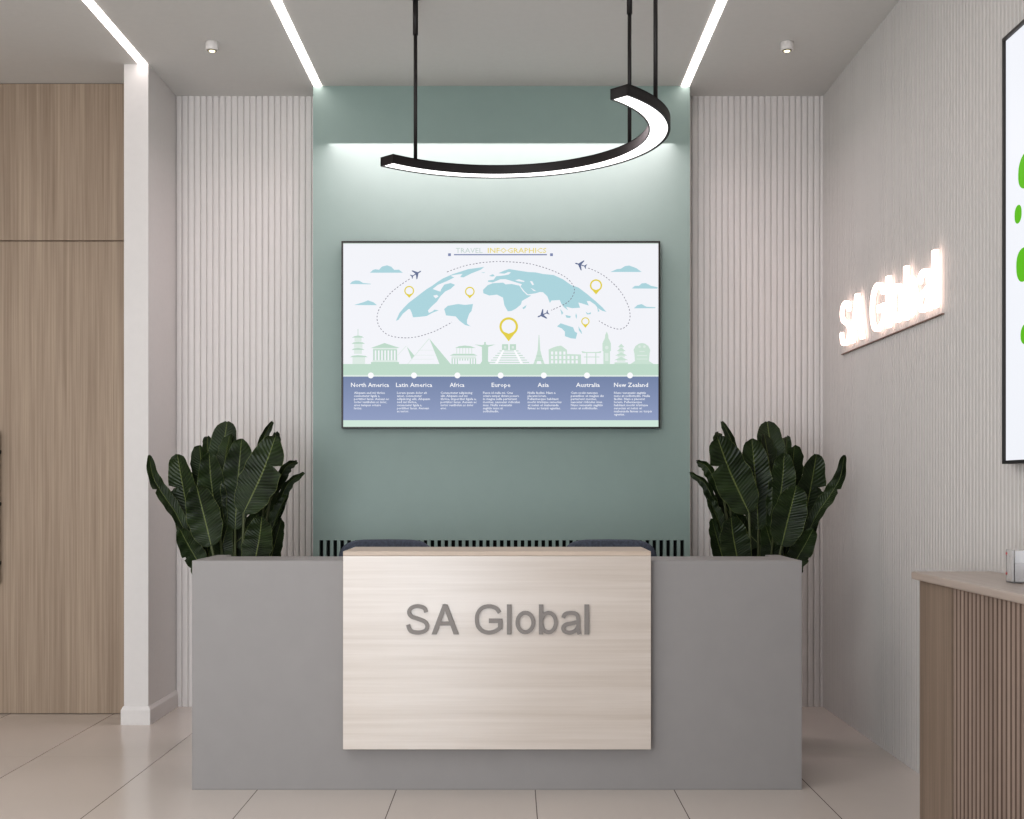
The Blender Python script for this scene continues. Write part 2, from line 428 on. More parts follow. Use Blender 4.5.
# ------------------------------------------------------------------ infographic screen
YS = YT - .06
def tv_frame(bm, fn, u0, u1, v0, v1, b, d):
    pass
tv = thing('display_screen', 'large flat screen showing a travel map infographic on the green wall', 'screen', (PX(501, YS), YT, PZ(429, YS)))
def R(px, py): return PX(px, YS), PZ(py, YS)
sx0, sz1 = R(341.4, 241); sx1, sz0 = R(660.2, 428.3)
bm = bmesh.new(); fb = .0085
box(bm, sx0, sx0+fb, YS, YT-.001, sz0, sz1); box(bm, sx1-fb, sx1, YS, YT-.001, sz0, sz1)
box(bm, sx0+fb, sx1-fb, YS, YT-.001, sz1-fb, sz1); box(bm, sx0+fb, sx1-fb, YS, YT-.001, sz0, sz0+fb)
box(bm, sx0+fb, sx1-fb, YS+.02, YT-.001, sz0+fb, sz1-fb)
obj('frame', bm, M['frame'], tv)
SC = .82
def scr(name, rgb, k=1.0): return emit(name, rgb, SC*k)
cols = dict(bg=(241, 242, 247), blue=(176, 213, 221), band=(136, 149, 180), green=(193, 218, 203), sage=(204, 225, 212), pale=(221, 233, 227), mint=(208, 229, 217),
            yellow=(226, 209, 88), ink=(110, 121, 152), dash=(138, 136, 148), title=(198, 214, 208), gold=(232, 216, 128), under=(134, 144, 178),
            white=(250, 250, 252), ltxt=(222, 226, 236), top=(205, 217, 210))
SM = []; SI = {}
for k, v in cols.items():
    SI[k] = len(SM); SM.append(scr('screen_'+k, v))
# soft vertical gradient of the blue caption band
nt = SM[SI['band']].node_tree; b = nt.nodes['Principled BSDF']
tc = nt.nodes.new('ShaderNodeTexCoord'); sp = nt.nodes.new('ShaderNodeSeparateXYZ'); mr = nt.nodes.new('ShaderNodeMapRange')
rp = nt.nodes.new('ShaderNodeMixRGB'); nt.links.new(tc.outputs['Object'], sp.inputs[0]); nt.links.new(sp.outputs['Z'], mr.inputs['Value'])
mr.inputs['From Min'].default_value = PZ(420, YS); mr.inputs['From Max'].default_value = PZ(376, YS)
rp.inputs['Color1'].default_value = lin((150, 162, 195)); rp.inputs['Color2'].default_value = lin((126, 140, 172))
nt.links.new(mr.outputs['Result'], rp.inputs['Fac']); nt.links.new(rp.outputs['Color'], b.inputs['Emission Color'])

sb = bmesh.new(); YSC = YS + .019
def poly(pts, col, layer):
    y = YSC - .0004*layer
    try:
        f = sb.faces.new([sb.verts.new((PX(x, y), y, PZ(z, y))) for x, z in pts]); f.material_index = SI[col]
    except ValueError: pass
def rect(x0, x1, y0, y1, col, layer): poly([(x0, y0), (x1, y0), (x1, y1), (x0, y1)], col, layer)
def disc(cx, cy, r, col, layer, n=24): poly(ellipse(cx, cy, r, r, n), col, layer)
def ringp(cx, cy, r0, r1, col, layer, n=28):
    a, b2 = ellipse(cx, cy, r0, r0, n), ellipse(cx, cy, r1, r1, n)
    for i in range(n): poly([a[i], a[(i+1) % n], b2[(i+1) % n], b2[i]], col, layer)
def dashed(pts, on=2.1, off=1.25, w=.36):
    P = smooth(pts, 14); d = 0.0; period = on+off; seg = []
    def flush():
        if len(seg) > 1:
            for (p, q) in zip(seg, seg[1:]):
                dx_, dy_ = q[0]-p[0], q[1]-p[1]; l = math.hypot(dx_, dy_) or 1; nx, ny = -dy_/l*w, dx_/l*w
                poly([(p[0]+nx, p[1]+ny), (q[0]+nx, q[1]+ny), (q[0]-nx, q[1]-ny), (p[0]-nx, p[1]-ny)], 'dash', 4)
        seg.clear()
    for p, q in zip(P, P[1:]):
        l = math.hypot(q[0]-p[0], q[1]-p[1]); k = max(1, int(l/.3))
        for i in range(k):
            pt = (p[0]+(q[0]-p[0])*i/k, p[1]+(q[1]-p[1])*i/k)
            if (d % period) < on: seg.append(pt)
            else: flush()
            d += l/k
    flush()
def plane_icon(cx, cy, s, deg):
    a = math.radians(deg); c, sn = math.cos(a), math.sin(a)
    def t(pts): return [(cx+(x*c-y*sn)*s, cy-(x*sn+y*c)*s) for x, y in pts]
    poly(t([(1, 0), (.8, .11), (-.9, .07), (-1, 0), (-.9, -.07), (.8, -.11)]), 'ink', 5)
    for m_ in (1, -1):
        poly(t([(.4, .08*m_), (-.28, .85*m_), (-.46, .85*m_), (-.12, .08*m_)]), 'ink', 5)
        poly(t([(-.65, .05*m_), (-.95, .38*m_), (-1.08, .38*m_), (-.92, .05*m_)]), 'ink', 5)
def pin(cx, cy, r, tip):
    ringp(cx, cy, r*.76, r, 'yellow', 6)
    poly([(cx-r*.93, cy+r*.38), (cx-r*.55, cy+r*.55), (cx, cy+r*.76), (cx+r*.55, cy+r*.55), (cx+r*.93, cy+r*.38), (cx, tip)], 'yellow', 6)
    disc(cx, cy, r*.76, 'bg', 5)
rect(343.2, 658.8, 242.2, 427.8, 'bg', 0)
rect(343.2, 658.8, 242.2, 243.9, 'top', 1)
rect(343.2, 658.8, 364, 375, 'green', 2); rect(343.2, 658.8, 375, 376.6, 'pale', 2)
rect(343.2, 658.8, 376.5, 420.2, 'band', 2); rect(343.2, 658.8, 420.2, 427.8, 'mint', 2)
for x in (370.8, 414, 457.4, 500.6, 543.8, 587, 630): disc(x, 375.4, 2.95, 'white', 4)
# continents
NA = [(396,320.7),(399.4,313),(403.7,307.9),(408.8,302.7),(415.6,297.6),(421.6,292.9),(426.8,289),(431.9,286),(437.9,281.6),(443,278.4),(449.8,275.6),(454.2,277.4),(446.9,281.1),(437.9,284.8),(432.7,289),(436.2,290.3),(440.4,291.6),(441.3,289),(443,286.5),(444.2,284.6),(450.6,283),(455.1,284.8),(450.6,288.9),(445,291.6),(440.5,296.2),(436.8,301.7),(431,307),(428,310.4),(428.9,313),(432.7,311.3),(434.4,309.6),(438.7,310.4),(432.7,312.6),(426.8,316),(420,316.8),(413,317.3),(411.8,313),(410,309.1),(408.4,309.1),(402.8,313.8),(398.5,319.8)]
SA_ = [(444.2,309),(447.8,305.8),(457.9,304),(465.2,304.9),(473,304),(471.6,310.9),(469.3,313.6),(467,320),(467,323.7),(470.7,326.4),(465.2,325),(459.7,320.9),(455.6,316.4),(446,315.4)]
GR = [(444.2,277.9),(453.3,273.9),(459.7,271.9),(468,269.2),(484.4,266.9),(480.8,269.7),(471.6,273.3),(463.4,277.4),(460.2,277),(462.5,273.8),(453.3,275)]
AF = [(483,289.9),(487.7,285.2),(492.8,283.2),(503,282.6),(505.6,284.4),(511.6,283.9),(519.3,285.6),(522.7,290.8),(527,295),(531.3,295.5),(521.9,301),(521,304.4),(515.9,308.7),(511.6,310.9),(507.8,311.3),(504.4,305.3),(503,297.6),(497,294.6),(489.4,295.5),(483.4,293.3)]
EU = [(488,280.5),(493.7,279.7),(496.2,276.2),(501.4,275.8),(506.5,275),(507,273.8),(498.4,273.2),(504,270.7),(509,269),(516.8,270.3),(527.9,272),(535.6,272.4),(543.2,274),(553.5,275),(562.8,279.2),(571,284.9),(578.4,287.5),(586.7,293.7),(596,301.5),(602.2,307.2),(606.4,311.9),(602.2,310.8),(598,308.2),(595,304.6),(589.8,301),(586.7,301),(588.8,305.6),(582.5,303.6),(578.4,302.5),(580,307.7),(572.2,308.2),(566,306.7),(568,310.3),(563.9,307.2),(561.3,303.6),(559.7,300),(551.4,300.5),(549.9,303),(547.3,296.3),(543,292.2),(539.8,292),(535.6,293.3),(527.9,294.4),(524.4,291.2),(520.5,286.3),(521.9,284.2),(514.2,281.8),(510,280.5),(505.6,279.2),(500.5,279.2),(492.8,282.4),(488,281.8)]
AU = [(557,326.4),(560.7,323.3),(573.2,327.4),(574.8,331.6),(577.3,333),(575.8,338.8),(571,338.3),(564.9,336.2),(564.9,331.6),(561.8,328.5)]
for P in (NA, SA_, GR, AF, EU, AU): poly(P, 'blue', 1)
for P in ([(522.3,307.9),(526.6,304.9),(525.5,307.6),(523.6,309.3)], [(578.4,326.4),(581.5,331.2),(582,334.2),(578.9,330.5)], [(565.4,315),(571,316.2),(570,318),(566.4,317.6)],
          [(560.2,308.7),(563.3,312.9),(561.8,315)], [(585.6,311.5),(588,313.4),(591,312.2),(590.6,314.2),(587,314.4)], [(597,306.5),(599.6,311.3),(598,311.8)],
          [(489,275.8),(493,274.2),(494.8,276),(492,276.6)], [(480.8,272.7),(485,272.2),(484,273)], [(576,313),(577,316),(576.4,319),(575.4,316)]): poly(P, 'blue', 1)
for P in ([(503,274.4),(508,272),(511,272.4),(508.6,274.6),(504,275)], [(515,280.2),(519,279.3),(524.6,281),(524,282),(518,281.2)], [(529.8,281.2),(532.2,281.2),(534,284.6),(532.4,285.3)], [(530.4,287.8),(534,289.6),(536.4,291.2),(533.6,290.8)], [(433,295.6),(437,294.8),(438.5,296.6),(435.6,298.4)]): poly(P, 'bg', 2)
# clouds
for P in ([(369.9,272.7),(373,269.9),(375.4,269.2),(379,269.8),(382,266.6),(387,265.3),(391.3,266.7),(394.3,269.9),(399,269.7),(402.9,272.7)],
          [(349.8,284),(352,281.6),(355.5,280.4),(359.3,280.7),(363.2,283),(371,283.8),(370.6,284.3)],
          [(354,305),(360.8,303),(364,302),(368,300.3),(373.6,302.3),(377,305.2)],
          [(610.5,271.9),(616.7,269.2),(620.9,268.7),(625,266.1),(629.2,265.5),(636.5,268.2),(641.7,272)],
          [(631.8,288.5),(634.9,285.8),(639,285.8),(641.7,283.4),(645.8,283),(651,285.8),(657.5,287.2),(657.5,288.6)],
          [(633.9,308.3),(637.5,305),(641.7,304.1),(646.3,306.7),(655.7,307.3),(655,308.2)]): poly(P, 'blue', 1)
dashed([(409.6,279),(398.6,286.4),(388.8,295),(380.3,307),(377.2,315.7),(377.8,323),(381.5,329.7),(388.8,335.2),(401,337.7),(415.7,337),(432.8,332),(446,325.5),(452,322)])
dashed([(446.9,272),(462.5,266.4),(473.5,264),(482.6,262.6),(495,261.6),(504,261.6),(524.7,263),(541,266.6),(557.5,272.8),(568.5,279.6),(574.2,287.8),(573.3,294.7),(568.5,301.5),(560.3,306.3),(550.7,310.4)])
dashed([(588,268),(595,270.8),(604.3,276),(614.6,284.8),(622,293.6),(627,303),(629.7,311.3),(629.7,319.6),(626.6,325.8),(620.9,329),(614.6,328.4),(607.4,325.8),(598.5,320.6)])
plane_icon(416.3, 273.8, 5.8, 30); plane_icon(542.8, 314.7, 6, 204); plane_icon(580.5, 264.8, 6, 163)
pin(409.2, 290.8, 4.9, 297.9); pin(469.8, 291.6, 4.8, 298.4); pin(596, 285.4, 6.1, 294.5); pin(585.4, 321.4, 4.1, 327.9); pin(508.7, 326.6, 9.3, 341.2)
# skyline
G, P_ = 'green', 'pale'
for y, a, c in ((336.6, 352, 364), (342.8, 351.5, 365), (348.9, 351.5, 364.4), (356.2, 350, 367.6)):
    poly([(a, y+1), (a+2.2, y-.4), (358-.8, y-1), (358+.8, y-1), (c-2.2, y-.4), (c, y+1)], G, 3); rect(a+2.5, c-2.5, y+1, y+5 if y < 355 else 364, P_, 2)
rect(357.7, 358.3, 329, 336, G, 3)
poly([(370.8, 348), (384.5, 343), (400, 348)], G, 3); rect(373, 397, 348.2, 349.6, P_, 3); rect(373, 397, 349.4, 350.4, G, 3)
for i in range(8): rect(373.2+i*3.2, 374.7+i*3.2, 350.4, 360.2, G, 3)
rect(372.5, 397.5, 360.2, 362, P_, 3); rect(371, 399, 362, 364, G, 3)
poly([(406.8, 346.5), (414.8, 356.2), (411.6, 359.3)], G, 3); poly([(429.3, 338.5), (439.5, 364.1), (450.8, 364.1)], G, 3)
poly([(406.2, 345.6), (397.5, 355), (397.9, 355.3), (406.5, 346.2)], P_, 3)
poly([(428.6, 338.6), (407.6, 364), (439.3, 364), (429.2, 339)], 'bg', 3)
poly([(428.8, 338.3), (407.4, 364), (408.1, 364), (429.1, 339.2)], P_, 4)
for y in (350, 355, 359): rect(418 - (y-350)*.7, 434, y, y+.35, P_, 4)
poly([(455, 348), (459, 346.2), (465, 345.5), (471, 346.2), (475.5, 348)], G, 3)
for i in range(6): rect(456.2+i*3, 457.2+i*3, 348, 353.6, P_, 3)
poly([(449.6, 355.6), (453.5, 353.8), (473.5, 353.8), (477.6, 355.6)], G, 3); rect(451.5, 476, 356.3, 358.6, P_, 3)
for i in range(10): rect(451.6+i*2.6, 452.7+i*2.6, 358.4, 364, G, 3)
rect(459.4, 468.8, 360.6, 364, 'bg', 4)
poly([(474.5, 344.4), (482, 345.1), (484.2, 344.4), (484.2, 342), (485.8, 342), (485.8, 344.4), (488, 345.1), (495.6, 344.4), (488.2, 346.9), (488, 361), (490, 364), (480.2, 364), (482, 361), (481.9, 346.9)], G, 3)
for i in range(6):
    w = 9.5 + i*2.1; y = 350.5 + i*2.3
    rect(509-w, 509+w, y, y+.8, G, 3)
for s_ in (-1, 1):
    poly([(509+s_*4.5, 350), (509+s_*6.5, 350), (509+s_*14.5, 364), (509+s_*11.5, 364)], 'white', 4)
    rect(min(509+s_*.8, 509+s_*7), max(509+s_*.8, 509+s_*7), 344.2, 350, G, 3); rect(509+s_*3.9-1.2, 509+s_*3.9+1.2, 346, 348.6, P_, 4)
poly([(538.7, 335), (539.3, 335), (540.3, 350), (542, 357), (544.6, 364), (541.6, 364), (540.8, 361), (537.2, 361), (536.4, 364), (533.4, 364), (536, 357), (537.7, 350)], 'sage', 3)
rect(538.6, 539.4, 335, 350, 'sage', 3); rect(536.2, 541.8, 355.5, 356.6, G, 4); rect(535, 543, 360.2, 361, G, 4)
poly([(549, 364), (548.6, 349.5), (553, 347.5), (557, 346.2), (561, 345.6), (564, 347.6), (567, 350), (567, 354), (581, 354.5), (581, 364)], 'sage', 3)
for r_ in range(3):
    for i in range(4 if r_ == 0 else 7):
        rect(551+i*4.1, 553.2+i*4.1, 351.5+r_*4.4, 354.6+r_*4.4, 'bg', 4)
poly([(581.5, 351), (586, 352), (597, 352), (601.4, 351), (600.6, 353), (582.4, 353)], 'sage', 3); rect(584, 599.4, 356.6, 357.4, 'sage', 3)
rect(586.3, 587.3, 353, 364, 'sage', 3); rect(595.3, 596.3, 353, 364, 'sage', 3)
poly([(606.7, 331.5), (608.2, 335), (608.4, 338), (610.2, 341.5), (610.2, 342.3), (610.9, 343), (610.9, 350.8), (610, 351.4), (610, 364), (603.4, 364), (603.4, 351.4), (602.5, 350.8), (602.5, 343), (603.2, 342.3), (603.2, 341.5), (605, 338), (605.2, 335)], 'sage', 3)
disc(606.7, 347.6, 1.8, P_, 4); rect(605, 608.4, 353, 361, P_, 4)
for y, w in ((345.5, 3.2), (349.5, 4.6), (354, 6), (358.5, 6.8)): poly([(621.2-w, y+1.6), (621.2, y-1.8), (621.2+w, y+1.6)], 'sage', 3); rect(621.2-w*.6, 621.2+w*.6, y+1.4, y+3.4, P_, 2)
rect(614.5, 628, 362.4, 364, 'sage', 3)
poly([(633.6, 350), (635.5, 346), (639, 343.6), (642, 343), (645, 343.6), (648.3, 346), (650.3, 350), (649.6, 353.6), (649, 361), (653.5, 364), (630.5, 364), (635, 361), (634.4, 353.6)], 'sage', 3)
for x in (639.6, 644.4): disc(x, 346.6, 1.3, P_, 4, 12)
rect(639.4, 644.6, 351, 351.9, P_, 4); rect(637, 647, 355, 356, P_, 4); rect(636.6, 647.4, 358.6, 359.4, P_, 4)
# title bar and captions
rect(454, 547, 254.1, 255.3, 'under', 3); rect(448.1, 450.9, 253.3, 256.1, 'under', 3); rect(550.1, 552.9, 253.3, 256.1, 'under', 3)
def text(s, x0, x1, base, col, layer=4, offset=0, spacing=1.0, align='L', size=None):
    cu = bpy.data.curves.new('t', 'FONT'); cu.body = s; cu.size = 1; cu.resolution_u = 1; cu.offset = offset; cu.space_character = spacing
    o = bpy.data.objects.new('t', cu); C.objects.link(o); bpy.context.view_layer.update()
    dg = bpy.context.evaluated_depsgraph_get(); me = bpy.data.meshes.new_from_object(o.evaluated_get(dg))
    xs = [v.co.x for v in me.vertices]; a, c = min(xs), max(xs)
    k = (x1-x0)/(c-a); ky = size or k
    y = YSC - .0004*layer
    vs = [sb.verts.new((PX(x0+(v.co.x-a)*k, y), y, PZ(base - v.co.y*ky, y))) for v in me.vertices]
    for p in me.polygons:
        try: sb.faces.new([vs[i] for i in p.vertices]).material_index = SI[col]
        except ValueError: pass
    bpy.data.objects.remove(o); bpy.data.meshes.remove(me); bpy.data.curves.remove(cu)
text('TRAVEL', 455.8, 482.6, 252.9, 'title', size=7.2); text('INFOGRAPHICS', 487.8, 546.4, 252.9, 'gold', size=7.2, offset=.008)
for s, a, c in (('North America', 351, 389), ('Latin America', 396, 432.2), ('Africa', 449.7, 464.4), ('Europe', 491.6, 510.4), ('Asia', 537.6, 548.8), ('Australia', 576, 599.8), ('New Zealand', 614, 648)):
    text(s, a, c, 386.9, 'white', offset=.010, size=6.0)
body = [(354, 'Aliquam sed mi thrice|consectetur ligula a,|porttitor lacus. Aenean ac|tortor vestibulum ac dolor,|eros tempus ornare|lectus.', (31,26,35,33,27,8)),
        (397, 'Lorem ipsum dolor sit|amet, consectetur|adipiscing elit. Aliquam|sed mi thrice,|consectetur ligula a,|porttitor lacus. Aenean|ac tortor.', (30,25,33,20,25,32,12)),
        (440.5, 'Consectetur adipiscing|elit. Aliquam sed mi|thrice, imperdiet ligula a,|porttitor lacus. Aenean ac|tortor vestibulum ac dolor|eros.', (32,27,36,36,33,6)),
        (483, 'Fusce id nulla mi. Cras|ornare semper dictum posuere|in magna nulla parturient|montes, nascetur ridiculus|mus. Nulla venenatis|sagittis nunc at|sollicitudin.', (30,36,34,37,29,20,16)),
        (527.6, 'Nulla facilisi. Nam a|placerat lorem.|Pellentesque habitant|morbi tristique senectus|et netus et malesuada|fames ac turpis egestas.', (28,19,31,34,31,33)),
        (570.8, 'Cum sociis natoque|penatibus et magnis dis|parturient montes,|nascetur ridiculus mus.|Nunc venenatis sagittis|nunc at sollicitudin.', (27,33,26,32,32,27)),
        (614, 'Nunc venenatis sagittis|nunc at sollicitudin. Nulla|facilisi. Nam a placerat|lorem. Pellentesque|habitant morbi tristique|senectus et netus et|malesuada fames ac turpis|egestas.', (32,36,31,28,34,28,38,11))]
for x, s, ws in body:
    for i, (ln, w) in enumerate(zip(s.split('|'), ws)): text(ln, x, x+w, 393.8+i*3.08, 'ltxt', size=3.1, offset=.028)
for f in sb.faces: pass
me = bpy.data.meshes.new('screen'); sb.to_mesh(me); sb.free()
for m in SM: me.materials.append(m)
so = bpy.data.objects.new('screen', me); C.objects.link(so); so.parent = tv; so.matrix_parent_inverse = Matrix.Translation(-tv.location)

# ------------------------------------------------------------------ screen on the right wall
XS = XR - .05; yf = F*XS/(1001.9-CX); yn = yf-2.76; zt, zb = PZ(39, yf), PZ(464, yf)
t2 = thing('display_screen', 'large white screen with green blobs on the ribbed right wall', 'screen', (XR, (yf+yn)/2, zb))
bm = bmesh.new(); fb = .012
box(bm, XS, XR-.001, yf-fb, yf, zb, zt); box(bm, XS, XR-.001, yn, yn+fb, zb, zt)
box(bm, XS, XR-.001, yn+fb, yf-fb, zb, zb+fb); box(bm, XS, XR-.001, yn+fb, yf-fb, zt-fb, zt); box(bm, XS+.012, XR-.001, yn+fb, yf-fb, zb+fb, zt-fb)
obj('frame', bm, M['frame'], t2)
bm = bmesh.new(); xs = XS+.010
f = bm.faces.new([bm.verts.new((xs, y, z)) for y, z in ((yf-fb, zb+fb), (yf-fb, zt-fb), (yn+fb, zt-fb), (yn+fb, zb+fb))]); f.material_index = 0
blobs = [(4.428, .075, (2.362, 2.492), .3), (4.460, .031, (2.252, 2.318), 0), (4.445, .06, (2.036, 2.157), -.2), (4.408, .08, (1.806, 1.892), .2)]
for y0, hw, (za, zc), sk in blobs:
    vs = []
    for i in range(28):
        a = 2*math.pi*i/28; e = abs(math.sin(a))**.8*(1 if math.sin(a) > 0 else -1)
        vs.append(bm.verts.new((xs-.0006, y0-hw+hw*math.cos(a)*(1-.25*sk*math.sin(a)), (za+zc)/2+(zc-za)/2*e)))
    bm.faces.new(vs).material_index = 1
obj('screen', bm, [scr('screen_white_right', (240, 242, 248)), scr('screen_leaf_green', (98, 188, 6))], t2)

# ------------------------------------------------------------------ service counter
XCF = 1.538; YC1 = PX(1, 1) and 4.764; ZT = PZ(571.3, 4.764)
ct = thing('service_counter', 'ribbed brown wood counter along the right wall', 'counter', (1.7, 3.7, 0))
obj('counter_top', bx(XCF, XR-.002, 2.4, YC1, ZT-.03, ZT, bevel=.006), M['wood_counter'], ct)['label'] = 'pale wood countertop'
XB = 1.556; YE = 4.73; YR = 4.375
bm = bmesh.new()      # plain end panel with a rounded far corner
prof = [(XB, YR), (XB, YE-.03)] + [(XB+.006*(1-math.cos(a)), YE-.03+.03*math.sin(a)) for a in [math.radians(d) for d in range(10, 91, 10)]] + [(XR-.002, YE), (XR-.002, YR)]
lo = [bm.verts.new((x, y, 0)) for x, y in prof]; hi = [bm.verts.new((x, y, ZT-.0305)) for x, y in prof]
bm.faces.new(lo); bm.faces.new(hi)
for i in range(len(prof)): bm.faces.new((lo[i], lo[(i+1) % len(prof)], hi[(i+1) % len(prof)], hi[i]))
obj('end_panel', bm, M['wood_end'], ct)
bm = bmesh.new(); L = YR-2.45; n = round(L/.0365); p = L/n; pr = []
for i in range(n):
    for k in range(9):
        a = math.pi*k/8; pr.append((XB+.020 - .0195*math.sin(a), YR-.001-(i*p+.0075+(p-.015)*(1-math.cos(a))/2)))
pr = [(XB+.03, YR-.001)] + pr + [(XB+.03, 2.45)]
lo = [bm.verts.new((x, y, .0)) for x, y in pr]; hi = [bm.verts.new((x, y, ZT-.0305)) for x, y in pr]
for i in range(len(pr)-1): bm.faces.new((lo[i], lo[i+1], hi[i+1], hi[i]))
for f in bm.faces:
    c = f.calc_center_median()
    f.material_index = 1 if c.x > XB+.0075 else 0  # deep rib faces take the painted groove shade
obj('ribbed_front', bm, [M['wood_rib'], M['rib_shade']], ct)
obj('carcass', bx(XB+.031, XR-.002, 2.45, YR-.002, 0, ZT-.0305), M['wood_cab'], ct)

# card holder standing on it
hy = 4.15; hx0 = PX(1005.8, hy+.07)
ch = thing('card_holder', 'clear acrylic holder with white cards on the ribbed counter', 'card holder', (hx0+.05, hy+.03, ZT))
bm = bmesh.new(); w_, d_, h_ = .125, .07, .112
box(bm, hx0, hx0+w_, hy-.002, hy+.001, ZT+.001, ZT+h_*.62); box(bm, hx0, hx0+w_, hy+d_-.003, hy+d_, ZT+.001, ZT+h_)
box(bm, hx0, hx0+.003, hy+.001, hy+d_-.003, ZT+.001, ZT+h_); box(bm, hx0+w_-.003, hx0+w_, hy+.001, hy+d_-.003, ZT+.001, ZT+h_)
box(bm, hx0+.003, hx0+w_-.003, hy+.001, hy+d_-.003, ZT+.001, ZT+.004)
obj('holder', bm, M['acrylic'], ch)
obj('cards', bx(hx0+.014, hx0+w_-.005, hy+.03, hy+.05, ZT+.0045, ZT+h_-.004), M['paper'], ch)
for z in (.03, .098):
    bm = bmesh.new(); cyl(bm, (hx0-.002, hy+d_-.008, ZT+z), .0045, .002, 12, axis='X'); obj('stud', bm, M['red'], ch)
obj('front_card', bx(hx0+.054, hx0+.10, hy+.004, hy+.007, ZT+.0045, ZT+.058), M['orange'], ch)['label'] = 'orange card'

# ------------------------------------------------------------------ office chairs behind the desk
def rounded_back(bm, cx, cy, w, z0, z1, t, e=5.2, bow=.05):
    n = 40; rows = []
    zc, hz = (z0+z1)/2, (z1-z0)/2
    for s, sc in ((-1, .96), (-.6, 1.0), (.6, 1.0), (1, .96)):
        ring_ = []
        for i in range(n):
            a = 2*math.pi*i/n; c_, s_ = math.cos(a), math.sin(a)
            x = w/2*sc*abs(c_)**(2/e)*(1 if c_ > 0 else -1); z = hz*sc*abs(s_)**(2/e)*(1 if s_ > 0 else -1)
            y = cy + t/2*s - bow*(1-(x/(w/2))**2)*-1
            ring_.append(bm.verts.new((cx+x, y, zc+z)))
        rows.append(ring_)
    for a, b2 in zip(rows, rows[1:]):
        for i in range(n): bm.faces.new((a[i], a[(i+1) % n], b2[(i+1) % n], b2[i])).smooth = True
    for rr, fl in ((rows[0], 1), (rows[-1], -1)):
        c_ = bm.verts.new(sum((v.co for v in rr), Vector())/n + Vector((0, -.006*fl + (.012 if True else 0), 0)))
        for i in range(n): bm.faces.new((rr[i], rr[(i+1) % n], c_)).smooth = True
YCH = 6.42
def office_chair(px0, px1, lab):
    cx = PX((px0+px1)/2, YCH); w = (px1-px0)*YCH/F; top = PZ(539.8, YCH)
    t = thing('office_chair', lab, 'chair', (cx, YCH-.2, 0), 'navy office chairs behind the reception desk')
    bm = bmesh.new(); rounded_back(bm, cx, YCH, w, .55, top, .07); obj('backrest', bm, M['navy'], t)
    bm = bmesh.new(); box(bm, cx-.24, cx+.24, YCH-.47, YCH-.02, .44, .51, bevel=.03); obj('seat', bm, M['navy'], t)
    bm = bmesh.new(); tube(bm, [(cx, YCH-.2, .43), (cx, YCH+.0, .42), (cx, YCH+.085, .5), (cx, YCH+.095, .72)], .016); obj('back_bracket', bm, M['black'], t)
    bm = bmesh.new(); cyl(bm, (cx, YCH-.22, .10), .025, .34, 20); obj('column', bm, M['metal'], t)
    bm = bmesh.new()
    for k in range(5):
        a = 2*math.pi*k/5+.3; tube(bm, [(cx, YCH-.22, .11), (cx+.15*math.cos(a), YCH-.22+.15*math.sin(a), .095), (cx+.29*math.cos(a), YCH-.22+.29*math.sin(a), .075)], [.026, .02, .014])
    bs = obj('star_base', bm, M['black'], t)
    for k in range(5):
        a = 2*math.pi*k/5+.3; bm = bmesh.new(); cyl(bm, (cx+.29*math.cos(a)-.018, YCH-.22+.29*math.sin(a), .03), .03, .036, 18, axis='X'); obj('caster', bm, M['black'], bs)
office_chair(338, 434, 'navy fabric chair behind the left end of the wood panel')
office_chair(562, 657.5, 'navy fabric chair behind the right end of the wood panel')

